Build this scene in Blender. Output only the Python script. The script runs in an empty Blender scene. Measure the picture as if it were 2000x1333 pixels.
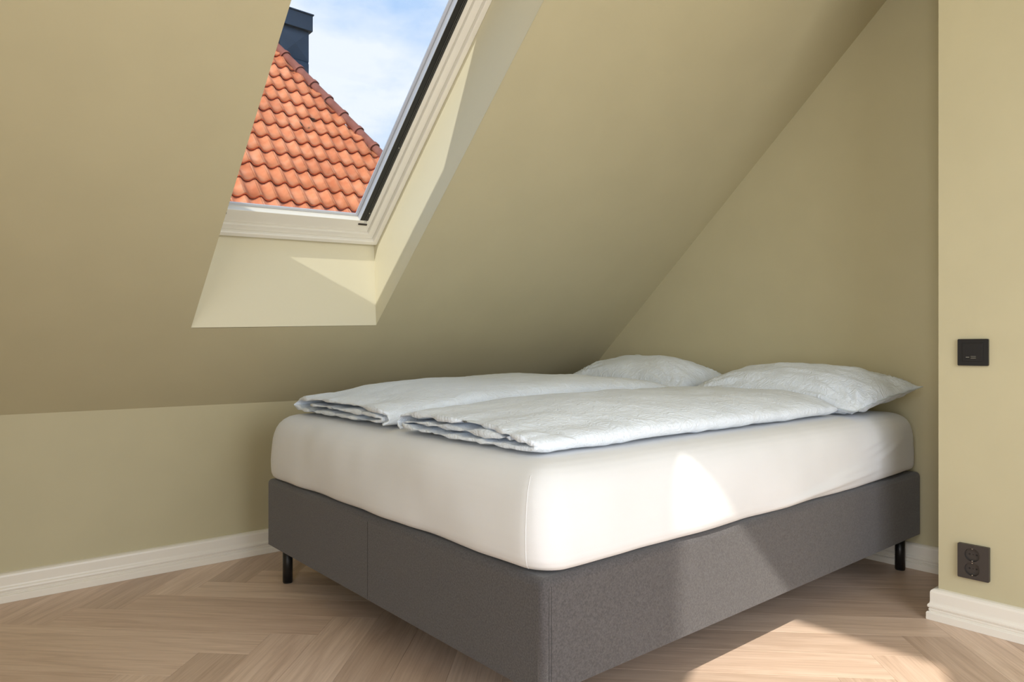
import bpy, bmesh, math, random
from mathutils import Vector, Matrix, noise
random.seed(7)
sc = bpy.context.scene
C = sc.collection
R = math.radians
V = Vector

# ------------------------------------------------------------------ camera
cam_d = bpy.data.cameras.new('camera'); cam = bpy.data.objects.new('camera', cam_d); C.objects.link(cam)
CAM_H = 0.858
cam.location = (0, 0, CAM_H)
cam.rotation_euler = (R(90), 0, R(49.882 - 90))
cam_d.sensor_width = 36.0; cam_d.lens = 1367.13 / 2000 * 36; cam_d.shift_y = 17.1 / 2000; cam_d.clip_start = 0.02; cam_d.clip_end = 400
sc.camera = cam

# ------------------------------------------------------------------ view
sc.view_settings.view_transform = 'Standard'; sc.view_settings.look = 'None'
sc.view_settings.gamma = 1.0; sc.view_settings.use_curve_mapping = False
sc.view_settings.exposure = 0.14
sc.cycles.max_bounces = 6; sc.cycles.diffuse_bounces = 5; sc.cycles.glossy_bounces = 2; sc.cycles.transmission_bounces = 2
sc.cycles.transparent_max_bounces = 6; sc.cycles.caustics_reflective = False; sc.cycles.caustics_refractive = False
sc.cycles.use_adaptive_sampling = True; sc.cycles.adaptive_threshold = 0.03

# ------------------------------------------------------------------ sky
SKY_GAIN = 2.5
w = bpy.data.worlds.new('sky'); sc.world = w; w.use_nodes = True
nt = w.node_tree; nt.nodes.clear()
def N(nt, t, **k):
    n = nt.nodes.new(t)
    for a, b in k.items():
        if a.startswith('i_'):
            n.inputs[a[2:].replace('_', ' ')].default_value = b
        else: setattr(n, a, b)
    return n
def ramp(nt, stops, interp='LINEAR'):
    n = nt.nodes.new('ShaderNodeValToRGB'); cr = n.color_ramp; cr.interpolation = interp
    while len(cr.elements) < len(stops): cr.elements.new(0.5)
    for e, (p, c) in zip(cr.elements, stops):
        e.position = p; e.color = (c[0], c[1], c[2], 1)
    return n
tc = N(nt, 'ShaderNodeTexCoord')
mp = N(nt, 'ShaderNodeMapping'); mp.inputs['Scale'].default_value = (1.0, 1.0, 2.6); mp.inputs['Location'].default_value = (0.35, 0.1, 0.42)
nt.links.new(tc.outputs['Generated'], mp.inputs['Vector'])
nz = N(nt, 'ShaderNodeTexNoise', i_Scale=2.6, i_Detail=7.0, i_Roughness=0.56); nt.links.new(mp.outputs[0], nz.inputs['Vector'])
cl = ramp(nt, [(0.42, (0, 0, 0)), (0.64, (1, 1, 1))]); nt.links.new(nz.outputs['Fac'], cl.inputs[0])
mix = N(nt, 'ShaderNodeMixRGB'); nt.links.new(cl.outputs[0], mix.inputs[0])
mix.inputs[1].default_value = (0.33, 0.55, 0.88, 1); mix.inputs[2].default_value = (0.85, 0.89, 0.96, 1)
sep = N(nt, 'ShaderNodeSeparateXYZ'); nt.links.new(tc.outputs['Generated'], sep.inputs[0])
gr = ramp(nt, [(0.0, (0, 0, 0)), (0.03, (1, 1, 1))]); nt.links.new(sep.outputs['Z'], gr.inputs[0])
mix2 = N(nt, 'ShaderNodeMixRGB'); nt.links.new(gr.outputs[0], mix2.inputs[0]); mix2.inputs[1].default_value = (0.22, 0.21, 0.19, 1)
nt.links.new(mix.outputs[0], mix2.inputs[2])
bg = N(nt, 'ShaderNodeBackground'); bg.inputs['Strength'].default_value = SKY_GAIN
nt.links.new(mix2.outputs[0], bg.inputs[0])
wo = N(nt, 'ShaderNodeOutputWorld'); nt.links.new(bg.outputs[0], wo.inputs[0])

# ------------------------------------------------------------------ sun
sd = bpy.data.lights.new('sun', 'SUN'); sun = bpy.data.objects.new('sun', sd); C.objects.link(sun)
SUN_DIR = V((1.07, 0.46, -1.0)).normalized()
sun.rotation_euler = SUN_DIR.to_track_quat('-Z', 'Y').to_euler()
sd.energy = 5.3; sd.angle = R(0.6); sd.color = (1.0, 0.94, 0.84)

# ------------------------------------------------------------------ room dimensions (metres)
XW, XG = -0.90, 2.9875          # wall behind the camera, gable wall at the bed head
YS, YK = -1.20, 2.9407          # side wall, knee wall
KZ = 0.6355; SL = R(43.1165); TS = math.tan(SL)
ZC = 3.00                        # flat ceiling
XR, YR = 2.472, 0.8285          # chimney-breast like wall block on the right
def slope_z(y): return KZ + (YK - y) * TS
Y_TOP = YK - (ZC - KZ) / TS

# window openings of the two walls out of view
W2 = dict(y0=-0.622, y1=0.054, z0=0.06, z1=2.86)
W3 = dict(x0=0.1, x1=1.8, z0=0.25, z1=2.15)  # invented opening, placed to light the bed side and right wall

def portal(name, loc, rot, sx, sy):
    d = bpy.data.lights.new(name, 'AREA'); o = bpy.data.objects.new(name, d); C.objects.link(o)
    d.shape = 'RECTANGLE'; d.size = sx; d.size_y = sy; d.cycles.is_portal = True
    o.location = loc; o.rotation_euler = rot
    return o
def fill_light(loc, rot, sx, sy, watts, col):
    d = bpy.data.lights.new('added_window_fill', 'AREA'); o = bpy.data.objects.new('added_window_fill', d); C.objects.link(o)
    d.shape = 'RECTANGLE'; d.size = sx; d.size_y = sy; d.energy = watts; d.color = col
    o.location = loc; o.rotation_euler = rot
    return o
# added fill lamps at the two unseen windows, brightening the room beyond the sky
fill_light((XW - 0.02, (W2['y0'] + W2['y1']) / 2, (W2['z0'] + W2['z1']) / 2), (R(90), 0, R(-90)), W2['y1'] - W2['y0'], W2['z1'] - W2['z0'], 36, (1.0, 0.98, 0.95))
fill_light(((W3['x0'] + W3['x1']) / 2, YS - 0.02, (W3['z0'] + W3['z1']) / 2), (R(90), 0, 0), W3['x1'] - W3['x0'], W3['z1'] - W3['z0'], 42, (1.0, 0.98, 0.95))

# ------------------------------------------------------------------ helpers
def link(name, me, mat, parent=None):
    o = bpy.data.objects.new(name, me); C.objects.link(o)
    if mat is not None and len(me.materials) == 0: me.materials.append(mat)
    if parent is not None: o.parent = parent
    return o
def mesh(name, verts, faces, mat, parent=None, smooth=False):
    me = bpy.data.meshes.new(name); me.from_pydata([tuple(v) for v in verts], [], faces); me.validate()
    bm = bmesh.new(); bm.from_mesh(me); bmesh.ops.recalc_face_normals(bm, faces=bm.faces); bm.to_mesh(me); bm.free()
    if smooth:
        for p in me.polygons: p.use_smooth = True
    return link(name, me, mat, parent)
def bm_obj(name, bm, mat, parent=None, smooth=False, recalc=True):
    if recalc: bmesh.ops.recalc_face_normals(bm, faces=bm.faces)
    me = bpy.data.meshes.new(name); bm.to_mesh(me); bm.free()
    if smooth:
        for p in me.polygons: p.use_smooth = True
    return link(name, me, mat, parent)
def add_box(bm, a, b, bevel=0.0, seg=2):
    r = bmesh.ops.create_cube(bm, size=1.0)
    vs = r['verts']
    for v in vs:
        v.co = V(((a[i] + b[i]) / 2 + v.co[i] * (b[i] - a[i])) for i in range(3))
    if bevel > 0:
        es = list({e for v in vs for e in v.link_edges})
        bmesh.ops.bevel(bm, geom=es, offset=bevel, segments=seg, profile=0.5, affect='EDGES')
def box(name, a, b, mat, parent=None, bevel=0.0, seg=2, smooth=False):
    bm = bmesh.new(); add_box(bm, a, b, bevel, seg)
    return bm_obj(name, bm, mat, parent, smooth)
def add_cyl(bm, p, q, r0, r1=None, n=20, caps=True):
    p, q = V(p), V(q); r1 = r0 if r1 is None else r1
    z = (q - p).normalized(); x = z.orthogonal().normalized(); y = z.cross(x)
    a = [bm.verts.new(p + (x * math.cos(t) + y * math.sin(t)) * r0) for t in [2 * math.pi * i / n for i in range(n)]]
    b = [bm.verts.new(q + (x * math.cos(t) + y * math.sin(t)) * r1) for t in [2 * math.pi * i / n for i in range(n)]]
    for i in range(n): bm.faces.new((a[i], a[(i + 1) % n], b[(i + 1) % n], b[i]))
    if caps: bm.faces.new(a); bm.faces.new(b)
def prism(name, poly, depth, mat, parent=None):
    """poly: planar loop of Vectors; depth: Vector extrusion"""
    n = len(poly); vs = [V(p) for p in poly] + [V(p) + V(depth) for p in poly]
    fs = [tuple(range(n)), tuple(range(2 * n - 1, n - 1, -1))] + [(i, (i + 1) % n, n + (i + 1) % n, n + i) for i in range(n)]
    return mesh(name, vs, fs, mat, parent)
def empty(name, loc=(0, 0, 0)):
    o = bpy.data.objects.new(name, None); C.objects.link(o); o.location = loc; o.empty_display_size = 0.05
    return o
def tag(o, label=None, cat=None, group=None, kind=None):
    if label: o['label'] = label
    if cat: o['category'] = cat
    if group: o['group'] = group
    if kind: o['kind'] = kind
    return o
def struct(o, label, cat): return tag(o, label, cat, None, 'structure')
def reparent(o, p):
    """parent keeping world coordinates given in o's mesh (parent has only a location)"""
    o.parent = p; o.location = V(o.location) - V(p.location)
    return o
def smoothstep(a, b, x):
    t = max(0.0, min(1.0, (x - a) / (b - a))); return t * t * (3 - 2 * t)

# ------------------------------------------------------------------ materials
def mat(name, col, rough=0.5, metal=0.0, sheen=0.0, coat=0.0, spec=0.5):
    m = bpy.data.materials.new(name); m.use_nodes = True
    b = m.node_tree.nodes['Principled BSDF']
    b.inputs['Base Color'].default_value = (*col, 1); b.inputs['Roughness'].default_value = rough; b.inputs['Metallic'].default_value = metal
    b.inputs['Sheen Weight'].default_value = sheen; b.inputs['Coat Weight'].default_value = coat
    b.inputs['Specular IOR Level'].default_value = spec
    return m
def with_noise(m, col_a, col_b, scale, detail=4, stretch=(1, 1, 1), bump=0.0, bump_scale=None, lo=0.35, hi=0.65, dist=0.002, coord='Object'):
    nt = m.node_tree; b = nt.nodes['Principled BSDF']
    tc = N(nt, 'ShaderNodeTexCoord'); mp = N(nt, 'ShaderNodeMapping'); mp.inputs['Scale'].default_value = stretch
    nt.links.new(tc.outputs[coord], mp.inputs[0])
    nz = N(nt, 'ShaderNodeTexNoise', i_Scale=scale, i_Detail=float(detail)); nt.links.new(mp.outputs[0], nz.inputs['Vector'])
    r = ramp(nt, [(lo, col_a), (hi, col_b)]); nt.links.new(nz.outputs['Fac'], r.inputs[0]); nt.links.new(r.outputs[0], b.inputs['Base Color'])
    if bump > 0:
        n2 = N(nt, 'ShaderNodeTexNoise', i_Scale=bump_scale or scale, i_Detail=3.0); nt.links.new(mp.outputs[0], n2.inputs['Vector'])
        bp = N(nt, 'ShaderNodeBump'); bp.inputs['Strength'].default_value = bump; bp.inputs['Distance'].default_value = dist
        nt.links.new(n2.outputs['Fac'], bp.inputs['Height']); nt.links.new(bp.outputs[0], b.inputs['Normal'])
    return m
def crinkle(m):
    nt = m.node_tree; b = nt.nodes['Principled BSDF']; tc = N(nt, 'ShaderNodeTexCoord')
    h = None
    for sc_, amp, dst, st in ((16.0, 1.0, 1.6, (1, 1.5, 1)), (42.0, 0.45, 1.0, (1.4, 1, 1)), (700.0, 0.03, 0.0, (1, 1, 1))):
        mp = N(nt, 'ShaderNodeMapping'); mp.inputs['Scale'].default_value = st; nt.links.new(tc.outputs['Object'], mp.inputs[0])
        n = N(nt, 'ShaderNodeTexNoise', i_Scale=sc_, i_Detail=3.0, i_Distortion=dst, i_Roughness=0.55); nt.links.new(mp.outputs[0], n.inputs['Vector'])
        # creases: fold the noise about its middle
        s1 = N(nt, 'ShaderNodeMath', operation='SUBTRACT'); nt.links.new(n.outputs['Fac'], s1.inputs[0]); s1.inputs[1].default_value = 0.5
        s2 = N(nt, 'ShaderNodeMath', operation='ABSOLUTE'); nt.links.new(s1.outputs[0], s2.inputs[0])
        s3 = N(nt, 'ShaderNodeMath', operation='POWER'); nt.links.new(s2.outputs[0], s3.inputs[0]); s3.inputs[1].default_value = 0.8
        s4 = N(nt, 'ShaderNodeMath', operation='MULTIPLY'); nt.links.new(s3.outputs[0], s4.inputs[0]); s4.inputs[1].default_value = amp
        if h is None: h = s4
        else:
            ad = N(nt, 'ShaderNodeMath', operation='ADD'); nt.links.new(h.outputs[0], ad.inputs[0]); nt.links.new(s4.outputs[0], ad.inputs[1]); h = ad
    bp = N(nt, 'ShaderNodeBump'); bp.inputs['Strength'].default_value = 0.6; bp.inputs['Distance'].default_value = 0.012
    nt.links.new(h.outputs[0], bp.inputs['Height']); nt.links.new(bp.outputs[0], b.inputs['Normal'])
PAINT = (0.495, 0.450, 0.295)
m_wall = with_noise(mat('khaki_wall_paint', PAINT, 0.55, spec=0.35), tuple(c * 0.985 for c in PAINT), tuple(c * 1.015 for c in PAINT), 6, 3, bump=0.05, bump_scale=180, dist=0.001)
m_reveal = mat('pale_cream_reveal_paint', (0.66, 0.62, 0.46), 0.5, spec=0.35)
m_trim = mat('white_trim_paint', (0.80, 0.765, 0.69), 0.35)
m_white = mat('cream_window_paint', (0.76, 0.735, 0.66), 0.35)
m_black = mat('black_rubber', (0.012, 0.013, 0.014), 0.35)
m_track = mat('grey_plastic_track', (0.10, 0.10, 0.09), 0.4)
m_spacer = mat('grey_aluminium_spacer', (0.58, 0.61, 0.67), 0.3, 0.3)
m_subfloor = mat('dark_subfloor', (0.08, 0.05, 0.03), 0.8)
m_leg = mat('black_lacquered_metal', (0.010, 0.010, 0.011), 0.35)
m_sheet = with_noise(mat('white_sheet_cotton', (0.70, 0.71, 0.725), 0.8, sheen=0.1, spec=0.2), (0.69, 0.70, 0.715), (0.715, 0.725, 0.74), 5, 3, bump=0.12, bump_scale=420, dist=0.001)
m_duvet = with_noise(mat('pale_blue_cotton', (0.70, 0.76, 0.80), 0.8, sheen=0.15, spec=0.2), (0.72, 0.79, 0.88), (0.755, 0.825, 0.91), 4, 3)
crinkle(m_duvet)
m_seam_blue = mat('blue_grey_seam_thread', (0.55, 0.62, 0.67), 0.85)
m_base = with_noise(mat('charcoal_woven_fabric', (0.07, 0.066, 0.066), 0.85, sheen=0.25, spec=0.2), (0.055, 0.051, 0.053), (0.098, 0.092, 0.094), 260, 2, bump=0.5, bump_scale=500, lo=0.3, hi=0.7, dist=0.002)
m_base_dark = mat('charcoal_seam', (0.03, 0.029, 0.03), 0.9)
m_plug = mat('matt_black_plastic', (0.013, 0.012, 0.012), 0.42, spec=0.35)
m_plug_brown = mat('anthracite_plastic', (0.040, 0.033, 0.029), 0.42)
m_hole = mat('deep_black_plastic', (0.004, 0.004, 0.004), 0.6)
m_metal = mat('silver_contact', (0.55, 0.54, 0.52), 0.3, 1.0)
m_navy = with_noise(mat('navy_sheet_metal', (0.035, 0.055, 0.085), 0.42, 0.35), (0.030, 0.048, 0.075), (0.045, 0.068, 0.10), 2.5, 3)
m_plaster = mat('pale_render', (0.55, 0.52, 0.46), 0.9)
m_deck = mat('dark_roof_underlay', (0.05, 0.025, 0.018), 0.9)

def glass_mat(name, tint, refl):
    m = bpy.data.materials.new(name); m.use_nodes = True; nt = m.node_tree; nt.nodes.clear()
    tr = N(nt, 'ShaderNodeBsdfTransparent'); tr.inputs[0].default_value = (*tint, 1)
    gl = N(nt, 'ShaderNodeBsdfGlossy'); gl.inputs['Roughness'].default_value = 0.0; gl.inputs['Color'].default_value = (1, 1, 1, 1)
    mx = N(nt, 'ShaderNodeMixShader'); mx.inputs[0].default_value = refl
    nt.links.new(tr.outputs[0], mx.inputs[1]); nt.links.new(gl.outputs[0], mx.inputs[2])
    o = N(nt, 'ShaderNodeOutputMaterial'); nt.links.new(mx.outputs[0], o.inputs[0])
    return m
m_glass_dim = glass_mat('view_dimming_glass', (0.625, 0.635, 0.645), 0.03)   # tint added to dim sky and roof against the room; light crosses two faces
m_glass_clear = glass_mat('clear_glass', (0.97, 0.97, 0.97), 0.02)

def wood_mat():
    m = mat('whitewashed_oak', (0.5, 0.36, 0.25), 0.42, spec=0.4); nt = m.node_tree; b = nt.nodes['Principled BSDF']
    tc = N(nt, 'ShaderNodeTexCoord'); oi = N(nt, 'ShaderNodeObjectInfo')
    off = N(nt, 'ShaderNodeVectorMath', operation='SCALE'); cmb = N(nt, 'ShaderNodeCombineXYZ')
    for k in range(3): nt.links.new(oi.outputs['Random'], cmb.inputs[k])
    nt.links.new(cmb.outputs[0], off.inputs[0]); off.inputs['Scale'].default_value = 37.0
    ad = N(nt, 'ShaderNodeVectorMath', operation='ADD'); nt.links.new(tc.outputs['Object'], ad.inputs[0]); nt.links.new(off.outputs[0], ad.inputs[1])
    mp = N(nt, 'ShaderNodeMapping'); mp.inputs['Scale'].default_value = (1.6, 17, 17); nt.links.new(ad.outputs[0], mp.inputs[0])
    n1 = N(nt, 'ShaderNodeTexNoise', i_Scale=1.7, i_Detail=6.0, i_Roughness=0.62, i_Distortion=0.9); nt.links.new(mp.outputs[0], n1.inputs['Vector'])
    mp2 = N(nt, 'ShaderNodeMapping'); mp2.inputs['Scale'].default_value = (5, 190, 190); nt.links.new(ad.outputs[0], mp2.inputs[0])
    n2 = N(nt, 'ShaderNodeTexNoise', i_Scale=1.0, i_Detail=3.0); nt.links.new(mp2.outputs[0], n2.inputs['Vector'])
    r1 = ramp(nt, [(0.28, (0.520, 0.375, 0.280)), (0.50, (0.640, 0.480, 0.370)), (0.74, (0.720, 0.560, 0.445))]); nt.links.new(n1.outputs['Fac'], r1.inputs[0])
    r2 = ramp(nt, [(0.35, (0.90, 0.885, 0.87)), (0.6, (1.02, 1.02, 1.02))]); nt.links.new(n2.outputs['Fac'], r2.inputs[0])
    mu = N(nt, 'ShaderNodeMixRGB', blend_type='MULTIPLY'); mu.inputs[0].default_value = 1.0
    nt.links.new(r1.outputs[0], mu.inputs[1]); nt.links.new(r2.outputs[0], mu.inputs[2])
    r3 = ramp(nt, [(0.0, (0.84, 0.83, 0.82)), (0.5, (0.99, 0.98, 0.98)), (1.0, (1.13, 1.16, 1.18))]); nt.links.new(oi.outputs['Random'], r3.inputs[0])
    mu2 = N(nt, 'ShaderNodeMixRGB', blend_type='MULTIPLY'); mu2.inputs[0].default_value = 1.0
    nt.links.new(mu.outputs[0], mu2.inputs[1]); nt.links.new(r3.outputs[0], mu2.inputs[2])
    nt.links.new(mu2.outputs[0], b.inputs['Base Color'])
    bp = N(nt, 'ShaderNodeBump'); bp.inputs['Strength'].default_value = 0.12; bp.inputs['Distance'].default_value = 0.001
    nt.links.new(n2.outputs['Fac'], bp.inputs['Height']); nt.links.new(bp.outputs[0], b.inputs['Normal'])
    return m
m_wood = wood_mat()

def tile_mat():
    m = mat('terracotta', (0.6, 0.2, 0.09), 0.75, spec=0.3); nt = m.node_tree; b = nt.nodes['Principled BSDF']
    tc = N(nt, 'ShaderNodeTexCoord'); oi = N(nt, 'ShaderNodeObjectInfo')
    cmb = N(nt, 'ShaderNodeCombineXYZ')
    for k in range(3): nt.links.new(oi.outputs['Random'], cmb.inputs[k])
    off = N(nt, 'ShaderNodeVectorMath', operation='SCALE'); nt.links.new(cmb.outputs[0], off.inputs[0]); off.inputs['Scale'].default_value = 53.0
    ad = N(nt, 'ShaderNodeVectorMath', operation='ADD'); nt.links.new(tc.outputs['Object'], ad.inputs[0]); nt.links.new(off.outputs[0], ad.inputs[1])
    n1 = N(nt, 'ShaderNodeTexNoise', i_Scale=7.0, i_Detail=5.0); nt.links.new(ad.outputs[0], n1.inputs['Vector'])
    r1 = ramp(nt, [(0.30, (0.74, 0.225, 0.085)), (0.52, (0.88, 0.315, 0.135)), (0.72, (0.92, 0.405, 0.21))]); nt.links.new(n1.outputs['Fac'], r1.inputs[0])
    r3 = ramp(nt, [(0.0, (0.86, 0.80, 0.80)), (0.6, (1.0, 1.0, 1.0)), (1.0, (1.06, 1.12, 1.2))]); nt.links.new(oi.outputs['Random'], r3.inputs[0])
    mu = N(nt, 'ShaderNodeMixRGB', blend_type='MULTIPLY'); mu.inputs[0].default_value = 1.0
    nt.links.new(r1.outputs[0], mu.inputs[1]); nt.links.new(r3.outputs[0], mu.inputs[2])
    n2 = N(nt, 'ShaderNodeTexNoise', i_Scale=4.2, i_Detail=2.0); nt.links.new(ad.outputs[0], n2.inputs['Vector'])
    r2 = ramp(nt, [(0.725, (0, 0, 0)), (0.76, (1, 1, 1))]); nt.links.new(n2.outputs['Fac'], r2.inputs[0])
    mx = N(nt, 'ShaderNodeMixRGB'); nt.links.new(r2.outputs[0], mx.inputs[0]); nt.links.new(mu.outputs[0], mx.inputs[1]); mx.inputs[2].default_value = (0.10, 0.055, 0.03, 1)
    nt.links.new(mx.outputs[0], b.inputs['Base Color'])
    return m
m_tile = tile_mat()
m_ridge = with_noise(mat('brown_ridge_terracotta', (0.35, 0.11, 0.07), 0.75), (0.30, 0.095, 0.06), (0.43, 0.145, 0.095), 6, 4)

# ------------------------------------------------------------------ floor: herringbone oak planks
floor = box('floor', (XW - 0.1, YS - 0.1, -0.12), (XG + 0.1, YK + 0.1, -0.014), m_subfloor)
struct(floor, 'light oak herringbone parquet floor under the bed', 'floor')
PW, NP = 0.1455, 6
U0, V0 = 2.045, -0.616
def clip(poly, axis, lim, keep_less):
    out = []
    for i in range(len(poly)):
        a, b = poly[i], poly[(i + 1) % len(poly)]
        ia = (a[axis] <= lim) == keep_less; ib = (b[axis] <= lim) == keep_less
        if ia: out.append(a)
        if ia != ib:
            t = (lim - a[axis]) / (b[axis] - a[axis]); out.append(a + (b - a) * t)
    return out
def plank(i0, j0, along_i):
    g = 0.0003
    if along_i: u0, u1, v0, v1 = i0, i0 + NP, j0, j0 + 1
    else: u0, u1, v0, v1 = i0, i0 + 1, j0, j0 + NP
    u0, u1, v0, v1 = U0 + u0 * PW + g, U0 + u1 * PW - g, V0 + v0 * PW + g, V0 + v1 * PW - g
    s = math.sqrt(0.5)
    P = [V(((u + v) * s, (u - v) * s)) for u, v in ((u0, v0), (u1, v0), (u1, v1), (u0, v1))]
    for ax, lim, kl in ((0, XW, False), (0, XG, True), (1, YS, False), (1, YK, True)):
        if P: P = clip(P, ax, lim, kl)
    if len(P) < 3: return
    area = abs(sum(P[i].x * P[(i + 1) % len(P)].y - P[(i + 1) % len(P)].x * P[i].y for i in range(len(P)))) / 2
    if area < 2e-4 or all(p.x > XR + 0.02 and p.y < YR - 0.02 for p in P): return
    c = sum(P, V((0, 0))) / len(P)
    ang = R(45) if along_i else R(-45)
    ca, sa = math.cos(-ang), math.sin(-ang)
    L = [V(((p.x - c.x) * ca - (p.y - c.y) * sa, (p.x - c.x) * sa + (p.y - c.y) * ca)) for p in P]
    n = len(L); ch = 0.0002
    ins = []
    for p in L:                                     # small chamfer towards the plank's middle
        ins.append(V((p.x - math.copysign(min(ch, abs(p.x) * 0.5), p.x), p.y - math.copysign(min(ch, abs(p.y) * 0.5), p.y))))
    vs = [(p.x, p.y, -0.0135) for p in L] + [(p.x, p.y, -ch) for p in L] + [(p.x, p.y, 0.0) for p in ins]
    fs = [tuple(range(n - 1, -1, -1)), tuple(range(2 * n, 3 * n))]
    for r in range(2): fs += [(r * n + i, r * n + (i + 1) % n, (r + 1) * n + (i + 1) % n, (r + 1) * n + i) for i in range(n)]
    o = mesh('plank', vs, fs, m_wood, floor)
    o.location = (c.x, c.y, 0); o.rotation_euler = (0, 0, ang)
seen = set()
for i in range(-45, 40):
    for j in range(-45, 45):
        k = (i - j + 4) % (2 * NP)
        key = (i - k, j, True) if k < NP else (i, j - (2 * NP - 1 - k), False)
        if key in seen: continue
        seen.add(key)
        u, v = U0 + i * PW, V0 + j * PW
        x, y = (u + v) * 0.7071, (u - v) * 0.7071
        if XW - 1 < x < XG + 1 and YS - 1 < y < YK + 1: plank(*key)

# ------------------------------------------------------------------ walls and ceilings
T = 0.05
wl = prism('wall_left', [V((XW, YK, 0)), V((XG + 0.12, YK, 0)), V((XG + 0.12, YK, KZ)), V((XW, YK, KZ))], (0, 0.12, 0), m_wall)
struct(wl, 'low khaki knee wall under the sloped ceiling', 'wall')
wb = prism('wall_back', [V((XG, YS, 0)), V((XG, YK, 0)), V((XG, YK, KZ + 0.06)), V((XG, Y_TOP, ZC + 0.06)), V((XG, YS, ZC + 0.06))], (0.1, 0, 0), m_wall)
struct(wb, 'khaki gable wall behind the pillows', 'wall')
wr = box('wall_right', (XR, YS, 0), (XG, YR, ZC), m_wall)
struct(wr, 'bright protruding khaki wall with the black sockets', 'wall')
def wall_with_hole(name, P, a0, a1, z0, z1, A0, A1, Z1, depth, label):
    """P(a, z) -> world point; outer rectangle A0..A1 x 0..Z1, hole a0..a1 x z0..z1"""
    bm = bmesh.new(); d = V(depth)
    for (p0, p1, q0, q1) in ((A0, a0, 0, Z1), (a1, A1, 0, Z1), (a0, a1, 0, z0), (a0, a1, z1, Z1)):
        lo = [P(p0, q0), P(p1, q0), P(p1, q1), P(p0, q1)]
        v = [bm.verts.new(x) for x in lo] + [bm.verts.new(x + d) for x in lo]
        bm.faces.new(v[:4]); bm.faces.new(v[7:3:-1])
        for i in range(4): bm.faces.new((v[i], v[(i + 1) % 4], v[4 + (i + 1) % 4], v[4 + i]))
    return struct(bm_obj(name, bm, m_wall), label, 'wall')
wall_with_hole('wall_front', lambda a, z: V((XW, a, z)), W2['y0'], W2['y1'], W2['z0'], W2['z1'], YS - T, YK + 0.12, ZC + 0.06, (-T, 0, 0), 'khaki wall behind the viewer with a tall glazed door')
wall_with_hole('wall_side', lambda a, z: V((a, YS, z)), W3['x0'], W3['x1'], W3['z0'], W3['z1'], XW, XG + 0.1, ZC + 0.06, (0, -T, 0), 'khaki side wall with a wide window added to light the bed')
cf = box('ceiling', (XW - T, YS - T, ZC), (XG + 0.1, Y_TOP + 0.02, ZC + 0.1), m_wall)
struct(cf, 'flat khaki ceiling above the sloped part', 'ceiling')

# sloped ceiling with the skylight hole.  u along the room, v up the slope, w outwards
E2 = V((0, -math.cos(SL), math.sin(SL))); EN = V((0, math.sin(SL), math.cos(SL)))
H_BL = V((0.726, 2.621, 0.0)); H_BL.z = slope_z(H_BL.y)
H_BR = V((1.447, 2.595, 0.0)); H_BR.z = slope_z(H_BR.y)
E1 = (H_BR - H_BL).normalized(); HU = (H_BR - H_BL).length
def S(u, v, w=0.0): return H_BL + E1 * u + E2 * v + EN * w
HV = 1.726; WF = 0.246
def slope_pt(x, y, w=0.0): return V((x, y, slope_z(y))) + EN * w
bm = bmesh.new()
oc = [(XW - T, YK), (XG + 0.1, YK), (XG + 0.1, Y_TOP), (XW - T, Y_TOP)]
VB = 0.23; VT = HV - 0.263          # reveal opens outward: vertical sill panel, level head panel
inner = [bm.verts.new(slope_pt(*p)) for p in oc]; outer = [bm.verts.new(slope_pt(*p, 0.325)) for p in oc]
hin = [bm.verts.new(S(*p)) for p in ((0, 0), (HU, 0), (HU, HV), (0, HV))]
hout = [bm.verts.new(S(*p, 0.325)) for p in ((-0.02, VB - 0.02), (HU + 0.02, VB - 0.02), (HU + 0.02, VT + 0.02), (-0.02, VT + 0.02))]
for i in range(4):
    j = (i + 1) % 4
    bm.faces.new((inner[i], inner[j], hin[j], hin[i])); bm.faces.new((outer[i], outer[j], hout[j], hout[i])); bm.faces.new((inner[i], inner[j], outer[j], outer[i]))
cs = bm_obj('ceiling', bm, m_wall)
struct(cs, 'khaki sloped ceiling pierced by the roof window', 'ceiling')
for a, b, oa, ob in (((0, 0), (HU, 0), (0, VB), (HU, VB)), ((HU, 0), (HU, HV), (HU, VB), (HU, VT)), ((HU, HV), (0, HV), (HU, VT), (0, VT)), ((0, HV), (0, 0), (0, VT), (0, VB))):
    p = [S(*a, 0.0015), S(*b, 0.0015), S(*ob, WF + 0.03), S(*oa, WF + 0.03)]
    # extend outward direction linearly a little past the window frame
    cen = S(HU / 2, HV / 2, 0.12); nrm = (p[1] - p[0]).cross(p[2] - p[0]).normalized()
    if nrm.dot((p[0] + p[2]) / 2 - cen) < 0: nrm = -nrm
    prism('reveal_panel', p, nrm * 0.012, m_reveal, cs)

# roof window
win = empty('window_1'); struct(win, 'cream framed roof window showing the orange tiled roof', 'window')
def ring(bm, d0, d1, w0, w1, b0=None, b1=None):
    """rectangular ring in the plane of the roof window: insets d0..d1, depths w0..w1 (b: insets of the bottom rail)"""
    b0 = d0 if b0 is None else b0; b1 = d1 if b1 is None else b1
    def loop(d, b, w): return [bm.verts.new(S(u, v, w)) for u, v in ((d, VB + b), (HU - d, VB + b), (HU - d, VT - d), (d, VT - d))]
    a, b_, c, d_ = loop(d0, b0, w0), loop(d1, b1, w0), loop(d1, b1, w1), loop(d0, b0, w1)
    for i in range(4):
        j = (i + 1) % 4
        for p, q in ((a, b_), (b_, c), (c, d_), (d_, a)): bm.faces.new((p[i], p[j], q[j], q[i]))
bm = bmesh.new(); ring(bm, 0.0, 0.022, WF - 0.006, WF + 0.07, 0, 0.020)
bmesh.ops.recalc_face_normals(bm, faces=bm.faces)
bmesh.ops.bevel(bm, geom=list(bm.edges), offset=0.004, segments=3, profile=0.5, affect='EDGES')
bm_obj('moulding', bm, m_white, win, smooth=False)
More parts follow.
